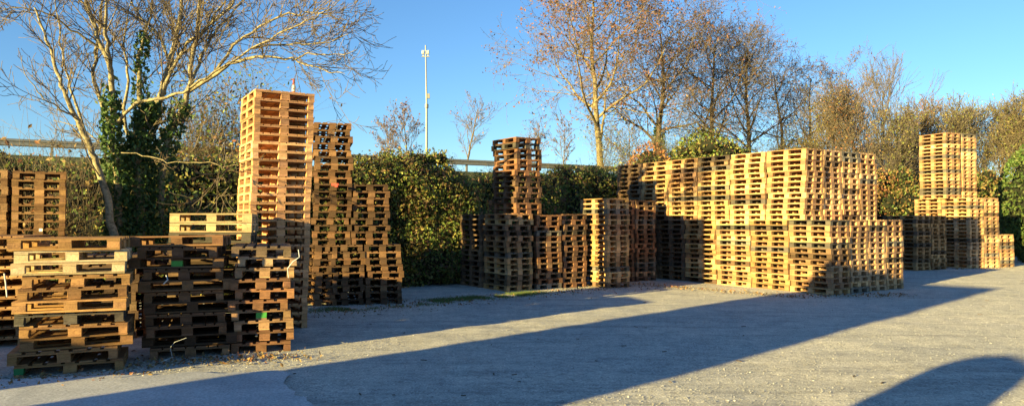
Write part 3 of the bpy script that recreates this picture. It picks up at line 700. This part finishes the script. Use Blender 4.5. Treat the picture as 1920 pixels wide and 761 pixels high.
for nm, TT, mm in (('trunk', LT, M_BARK), ('crown', LTw, M_BARK_TWIG)):
    TT.V = [v - off for v in TT.V]; link(nm, TT.mesh(nm, mm), tr)
# ivy on its trunks
ip = []
for k, (li, dens, rr0) in enumerate(((4, 3800, .30), (1, 2200, .24), (6, 1100, .2), (5, 500, .15))):
    ctrl = np.array([U(*q) for q in limbs[li][0]]); n = dens; f = NR.random(n) ** 1.1 * (3.7 if li in (4, 1) else 2.6); i = np.minimum(f.astype(int), len(ctrl) - 2)
    p = ctrl[i] + (ctrl[i + 1] - ctrl[i]) * (f - i)[:, None]; fat = rr0 * (1.25 - .17 * f) * NR.uniform(.6, 1.15, n)
    a = NR.uniform(0, 6.283, n); p[:, 0] += np.cos(a) * fat; p[:, 1] += np.sin(a) * fat; p[:, 2] += NR.normal(0, .1, n); ip.append(p)
V, Fq, col = leaf_quads(np.vstack(ip) - off, .05, IVY); link('ivy', mesh_np('ivy', V, Fq, M_LEAF, {'tone': col}), tr)

# thin suckers and shrubs beside the bare tree
def shrub(label, px, D, h, n, spread, tones, frac, size, bark=M_BARK_TWIG, r=.008, kids=4, zb=0, name='bare_shrub'):
    x = (px - 960) / F * D; root = empty(name, (x, D, zb)); tag(root, label, 'shrub'); T = Tubes()
    tp = stems(T, (0, 0, 0), n, h, spread, r, .3, kids); link('twigs', T.mesh('twigs', bark), root)
    if frac: 
        k = NR.random(len(tp)) < min(frac, 1); p = tp[k] + NR.normal(0, .05, (int(k.sum()), 3))
        if frac > 1: p = np.vstack([p + NR.normal(0, .1, p.shape) for _ in range(int(frac))])
        V, Fq, col = leaf_quads(p, size, tones); link('foliage', mesh_np('foliage', V, Fq, M_LEAF, {'tone': col}), root)
    return root
shrub('sparse shrub with a few brown leaves left of the bare tree', 60, 14.5, 4.6, 18, 1.4, RUST + DRY, .12, .05, r=.007)
shrub('bare twiggy shrub at the foot of the bare tree', 150, 15.2, 3.9, 30, 1.1, DRY, .25, .05)
shrub('dense reddish shrub between the bare tree and the pale tower', 392, 20.5, 6.0, 90, 1.3, RUST + BRAMBLE, .9, .045, r=.008, kids=6)
shrub('taller greenish shrub right behind the pale tower', 455, 21, 6.6, 70, 1.3, BRAMBLE + DRY, .9, .045, kids=6)
shrub('olive shrub right of the bare tree trunk', 325, 20, 5.6, 70, 1.3, BRAMBLE + DRY, .8, .045, kids=5)
shrub('low leafy shrub behind the stack capped with pale pallets', 350, 15.5, 2.4, 50, .9, BRAMBLE, 1, .05, kids=5)
shrub('red-leaved shrub behind the high stack', 20, 14.4, 3.0, 24, .8, RUST, .5, .055)

# ------------------------------------------------------------------ guard rail, mast, far things
M_ZINC = simple('galvanised_steel', (.22, .225, .22), .5, .5, .1)
rail = empty('guard_rail', (*qpos(0, 37), 4.55)); tag(rail, 'long grey steel guard rail along the raised road', 'guard rail')
rz = math.atan2(WD[1], WD[0]); rail.rotation_euler = (0, 0, rz)
prof = [(0, -.16), (.04, -.12), (.04, -.06), (0, -.02), (0, .02), (.04, .06), (.04, .12), (0, .16)]
V = [(xx, -p[0] - .06, .62 + p[1]) for xx in np.linspace(-45, 60, 60) for p in prof]
i = np.arange(59)[:, None] * 8 + np.arange(7)[None]; q = np.stack([i, i + 8, i + 9, i + 1], -1).reshape(-1, 4)
link('beam', mesh_np('beam', V, q, M_ZINC), rail)
V2 = prims('post', [('box', (0, 0, .3), (.1, .12, .95))], M_ZINC)
for xx in np.arange(-44, 60, 2.0):
    link('post', V2, rail, (xx, .03, 0))
M_WHITE = simple('white_enamel', (.45, .45, .44), .5, 0, .05)
mx = U(800, 413, 46); mast = empty('lamp_mast', (mx[0], 46, 4.5)); tag(mast, 'tall grey lamp mast with floodlights above the hedge', 'lamp mast')
ht = ztop(0, 46, 84) - 4.5
link('pole', prims('pole', [('cyl', (0, 0, -.3), (-.02, 0, ht * .55), .085, .065, 12), ('cyl', (-.02, 0, ht * .55), (-.1, 0, ht), .055, .04, 12)], M_ZINC), mast)
link('collar', prims('collar', [('cyl', (-.02, 0, ht * .53), (-.02, 0, ht * .56), .12, .12, 12), ('box', (.1, 0, ht * .62), (.16, .14, .3))], M_ZINC), mast)
for sx in (-.26, .05):
    f_ = link('floodlight', prims('floodlight', [('box', (0, 0, 0), (.16, .16, .24)), ('box', (0, -.1, 0), (.12, .05, .18)), ('box', (0, .05, -.2), (.05, .05, .16))], M_WHITE), mast, (sx, 0, ht - .45))
link('crossarm', prims('crossarm', [('box', (-.1, 0, ht - .72), (.5, .06, .06))], M_ZINC), mast)
rx = U(549, 413, 60); ms = empty('striped_mast', (rx[0], 60, 4)); tag(ms, 'distant red and white striped mast just above the tall pale tower', 'mast')
hm = ztop(0, 60, 147) - 4; M_RED = simple('red_paint', (.45, .05, .04), .6)
for k in range(6):
    a0, a1 = hm * (1 - (k + 1) * .055), hm * (1 - k * .055)
    link('band', prims('band', [('cyl', (0, 0, a0), (0, 0, a1), .15 - .07 * (k == 0), .14 - .07 * (k == 0), 12)], M_RED if k % 2 == 0 else M_WHITE), ms)
link('shaft', prims('shaft', [('cyl', (0, 0, 0), (0, 0, hm * .669), .2, .155, 12)], M_WHITE), ms)
bx_ = U(1693, 413, 62); wb = empty('white_building', (bx_[0], 62, 4)); tag(wb, 'pale industrial building half hidden behind the twiggy trees', 'building')
zt = ztop(0, 62, 268) - 4
link('wall', prims('wall', [('box', (0, 0, zt * .4), (6, 8, zt * .8))], simple('pale_wall', (.5, .5, .47), .8)), wb)
me = bpy.data.meshes.new('roof'); me.from_pydata([(-3.2, -4.2, zt * .8), (3.2, -4.2, zt * .8), (3.2, 4.2, zt * .8), (-3.2, 4.2, zt * .8), (-3.2, 0, zt), (3.2, 0, zt)], [], [(0, 1, 5, 4), (2, 3, 4, 5), (0, 4, 3), (1, 2, 5), (0, 3, 2, 1)])
me.materials.append(simple('roof_sheet', (.62, .62, .6), .6)); link('roof', me, wb)

# ------------------------------------------------------------------ unseen shapes added behind the photographer that throw the long shadows
def pt(p, t): return np.array([AY * p + AX * t, -AX * p + AY * t])    # across / along the sun
rzs = math.atan2(AY, AX)
c = pt(-6.68, -10); sh = empty('shed_shadow_caster', (c[0], c[1], 0), rzs); tag(sh, 'tall narrow storage shed standing behind the photographer', 'shadow caster')  # added out of view, shaped only to throw the broad shadow band
h2 = (23.5 + 8) * math.tan(SUN_EL); W1, W0 = 1.75, -1.75     # local y = -across
V = []
for xx in (-2, 2):
    V += [(xx, -1.82, 0), (xx, 1.82, 0), (xx, 1.82, h2 - .95), (xx, .82, h2), (xx, -1.82, h2)]
me = bpy.data.meshes.new('wall'); me.from_pydata(V, [], [(0, 1, 2, 3, 4), (9, 8, 7, 6, 5), (0, 5, 6, 1), (1, 6, 7, 2), (2, 7, 8, 3), (3, 8, 9, 4), (0, 4, 9, 5)])
me.materials.append(simple('caster_sheet', (.35, .36, .35), .6)); link('wall', me, sh)
link('caster_door', prims('caster_door', [('box', (2.03, 0, 1.1), (.05, 1.2, 2.2))], simple('caster_door_paint', (.12, .2, .14), .6)), sh)
c = pt(-11.8, -6.3); wl = link('wall_shadow_caster', prims('wall_shadow_caster', [('box', (0, 0, .86), (.25, 4.6, 1.72)), ('box', (0, 0, 1.75), (.35, 4.7, .06))], simple('concrete', (.3, .29, .27), .9)), None, (c[0], c[1], 0))  # added out of view to shade the foot of the nearest stack
wl.rotation_euler = (0, 0, rzs); tag(wl, 'unseen low wall shape, added to cast shade, beside the photographer', 'wall')
c = pt(-2.38, -4.); tk = empty('tank_shadow_caster', (c[0], c[1], 0)); tag(tk, 'unseen round tank shape, added to cast shadow, behind the photographer', 'tank')  # added out of view, its domed outline made for the rounded shadow
htk = (12 + 4) * math.tan(SUN_EL)
T = Tubes(); zz = [0, htk - .35, htk - .2, htk - .08, htk]; T.add([(0, 0, z) for z in zz], [.50, .50, .45, .30, .02], 24)
link('shell', T.mesh('shell', simple('caster_plastic', (.1, .18, .12), .5)), tk)

# ------------------------------------------------------------------ small things
# green foot block of the nearest stack, marks, straps
b0 = PALLETS[(0, 0)]
def nearest_block(o, corner):
    best = None; bd = 9e9
    rz_ = o.rotation_euler.z
    for c in o.children:
        if not c.name.startswith('block'): continue
        l = c.location; x = o.location.x + l.x * math.cos(rz_) - l.y * math.sin(rz_); y = o.location.y + l.x * math.sin(rz_) + l.y * math.cos(rz_)
        d = (x - corner[0]) ** 2 + (y - corner[1]) ** 2
        if d < bd: bd, best = d, c
    return best
def paint(o, corner, mat, lab):
    b = nearest_block(o, corner); b.data = b.data.copy(); b.data.materials.clear(); b.data.materials.append(mat); b['label'] = lab
paint(b0, P(30, 707), GREEN, 'green painted corner block')
g3 = simple('green_tag', (.06, .28, .05), .6)
paint(PALLETS[(2, 3)], P(500, 662), g3, 'green painted middle block')
paint(PALLETS[(1, 8)], P(345, 675), g3, 'green painted middle block')
M_STRAP = simple('white_plastic', (.5, .52, .54), .35, 0, .05)
def strap(label, pts, wd=.012, name='plastic_strap'):
    pts = np.array(pts, float); m = len(pts); ts = np.linspace(0, m - 1, (m - 1) * 5 + 1)
    pp = np.stack([np.interp(ts, range(m), pts[:, i]) for i in range(3)], -1); T = Tubes(); T.add(pp, np.full(len(pp), wd), 4)
    T.V = [v - pts[0] for v in T.V]
    o = link(name, T.mesh(name, M_STRAP), None, tuple(pts[0])); tag(o, label, 'strap')
strap('loose white strap hanging off the reddish front stack', [U(560, 468, 9.75), U(562, 482, 9.68), U(550, 490, 9.65), U(540, 503, 9.66), U(542, 520, 9.7)], .007)
strap('grey plastic strap dangling on the dark ragged stack', [U(352, 632, 9.55), U(330, 640, 9.5), U(322, 650, 9.5), U(326, 668, 9.45), U(305, 677, 9.3)], .003)
strap('short white strap high on the dark ragged stack', [U(313, 516, 9.6), U(316, 524, 9.55), U(308, 532, 9.55)], .01)
strap('white strap on the low stack by the nearest stack', [U(10, 512, 9.7), U(13, 530, 9.7), U(16, 556, 9.68)], .01)
rc = link('red_rag', prims('red_rag', [('box', (0, 0, 0), (.15, .03, .05)), ('box', (.03, -.01, -.03), (.06, .03, .05))], M_RED), None, tuple(U(628, 346, 15.5))); tag(rc, 'red rag on a pallet of the upper brown stack', 'rag')
lb = link('paper_label', prims('paper_label', [('box', (0, 0, 0), (.06, .004, .05))], M_STRAP), None, tuple(U(77, 431, 12.55))); tag(lb, 'small white paper label on the high stack', 'label')

# stones, litter and grass (countless)
def stones(name, n, gen, smin, smax, cols, label, cat):
    pts = gen(n); ico = np.array([[0, 0, 1], [.9, 0, .3], [.28, .85, .3], [-.73, .53, .3], [-.73, -.53, .3], [.28, -.85, .3], [0, 0, -.4]])
    fc = np.array([[0, 1, 2], [0, 2, 3], [0, 3, 4], [0, 4, 5], [0, 5, 1], [6, 2, 1], [6, 3, 2], [6, 4, 3], [6, 5, 4], [6, 1, 5]])
    s = smin + (smax - smin) * NR.random(n) ** 3; V = ico[None] * (s[:, None, None]) * NR.uniform(.6, 1.3, (n, 7, 1)) * np.array([1, 1, .6])
    a = NR.uniform(0, 6.28, n); ca, sa = np.cos(a)[:, None], np.sin(a)[:, None]; X, Y = V[..., 0] * ca - V[..., 1] * sa, V[..., 0] * sa + V[..., 1] * ca
    V = np.stack([X + pts[:, 0:1], Y + pts[:, 1:2], V[..., 2] + yard_h(pts[:, 0:1], pts[:, 1:2]) + .25 * s[:, None]], -1)
    Fq = (fc[None] + 7 * np.arange(n)[:, None, None]).reshape(-1, 3); c = np.asarray(cols)[NR.integers(0, len(cols), n)] * NR.uniform(.75, 1.2, (n, 1))
    m, nt_, b_2 = newmat(name, .85, .2); at = N(nt_, 'ShaderNodeAttribute', attribute_name='tone'); nt_.links.new(at.outputs['Color'], b_2.inputs['Base Color'])
    o = link(name, mesh_np(name, V.reshape(-1, 3), Fq, m, {'tone': np.repeat(c, 10, 0)})); tag(o, label, cat, kind='stuff')
def gen_view(n):
    D = 5.5 + 26 * NR.random(n) ** 1.7; k = NR.uniform(-.75, .75, n); return np.stack([k * D, D], -1)
stones('gravel', 60000, gen_view, 0.003, .015, [(.42, .41, .39), (.36, .35, .33), (.55, .53, .5), (.28, .27, .26)], 'loose pale gravel scattered over the yard', 'gravel')
def gen_edge(n):
    segs = [(P(560, 590), P(1180, 536), 1.), (P(1190, 532), P(1480, 556), .5), (P(1480, 556), P(1700, 552), .35), (P(250, 682), P(560, 668), .5), (P(-40, 716), P(250, 704), .35), (P(1650, 506), P(1890, 502), .3)]
    w_ = np.array([q[2] for q in segs]); i = NR.choice(len(segs), n, p=w_ / w_.sum()); A_ = np.array([q[0] for q in segs])[i]; B_ = np.array([q[1] for q in segs])[i]
    return A_ + (B_ - A_) * NR.random(n)[:, None] + NR.normal(0, 1, (n, 2)) * np.where(i == 0, .5, .22)[:, None]
stones('rubble', 6000, gen_edge, .008, .03, [(.5, .47, .4), (.3, .27, .2), (.2, .16, .1)], 'pale stones and wood chips along the pallet feet', 'gravel')
n = 1600; pts = gen_edge(n); C = np.stack([pts[:, 0], pts[:, 1], NR.uniform(.02, .04, n)], -1)
V, Fq, col = leaf_quads(C, .026, DRY + RUST); lit = link('fallen_leaves', mesh_np('fallen_leaves', V, Fq, M_LEAF, {'tone': col})); tag(lit, 'dry fallen leaves and chips along the pallet feet', 'leaves', kind='stuff')
n = 9000; k = NR.random(n); a = P(600, 583); b = P(1010, 549); m = a + (b - a) * k[:, None] + NR.normal(0, .22, (n, 2)); sel = smooth_noise(m[:, 0] * 2, m[:, 1] * 2) > -.1; m = m[sel]; n = len(m)
h = NR.uniform(.02, .06, n); dx = NR.normal(0, .02, (n, 2)); w_ = .004
V = np.stack([np.stack([m[:, 0] - w_, m[:, 1], h * 0 + .0], -1), np.stack([m[:, 0] + w_, m[:, 1], h * 0], -1), np.stack([m[:, 0] + dx[:, 0], m[:, 1] + dx[:, 1], h + .015], -1)], 1).reshape(-1, 3)
gr = link('grass', mesh_np('grass', V, np.arange(3 * n).reshape(-1, 3), M_LEAF, {'tone': np.array([(.09, .13, .03)]) * NR.uniform(.6, 1.5, (n, 1))})); tag(gr, 'short thin grass along the feet of the middle stacks', 'grass', kind='stuff')
n = 110; D = 6.5 + 22 * NR.random(n) ** 1.2; kx = NR.uniform(-.7, .72, n); pts = np.stack([kx * D, D], -1); bxs = []
V = []; Fq = []
for i in range(n):
    L = NR.uniform(.02, .10); a = NR.uniform(0, 3.14); v = boxv((0, 0, 0), (L, NR.uniform(.006, .02), .008)); ca, sa = math.cos(a), math.sin(a)
    V.append(np.stack([pts[i, 0] + v[:, 0] * ca - v[:, 1] * sa, pts[i, 1] + v[:, 0] * sa + v[:, 1] * ca, v[:, 2] + .012 + float(yard_h(pts[i, 0], pts[i, 1]))], -1)); Fq.append(BOXF + 8 * i)
sp_ = link('wood_splinters', mesh_np('wood_splinters', np.vstack(V), np.vstack(Fq), simple('splinter', (.09, .06, .04), .8, 0, .4))); tag(sp_, 'broken wood splinters and twigs scattered over the yard', 'debris', kind='stuff')
print('PALLETS individual', len(PALLETS), 'objects', len(bpy.data.objects), 'mass', len(massV))
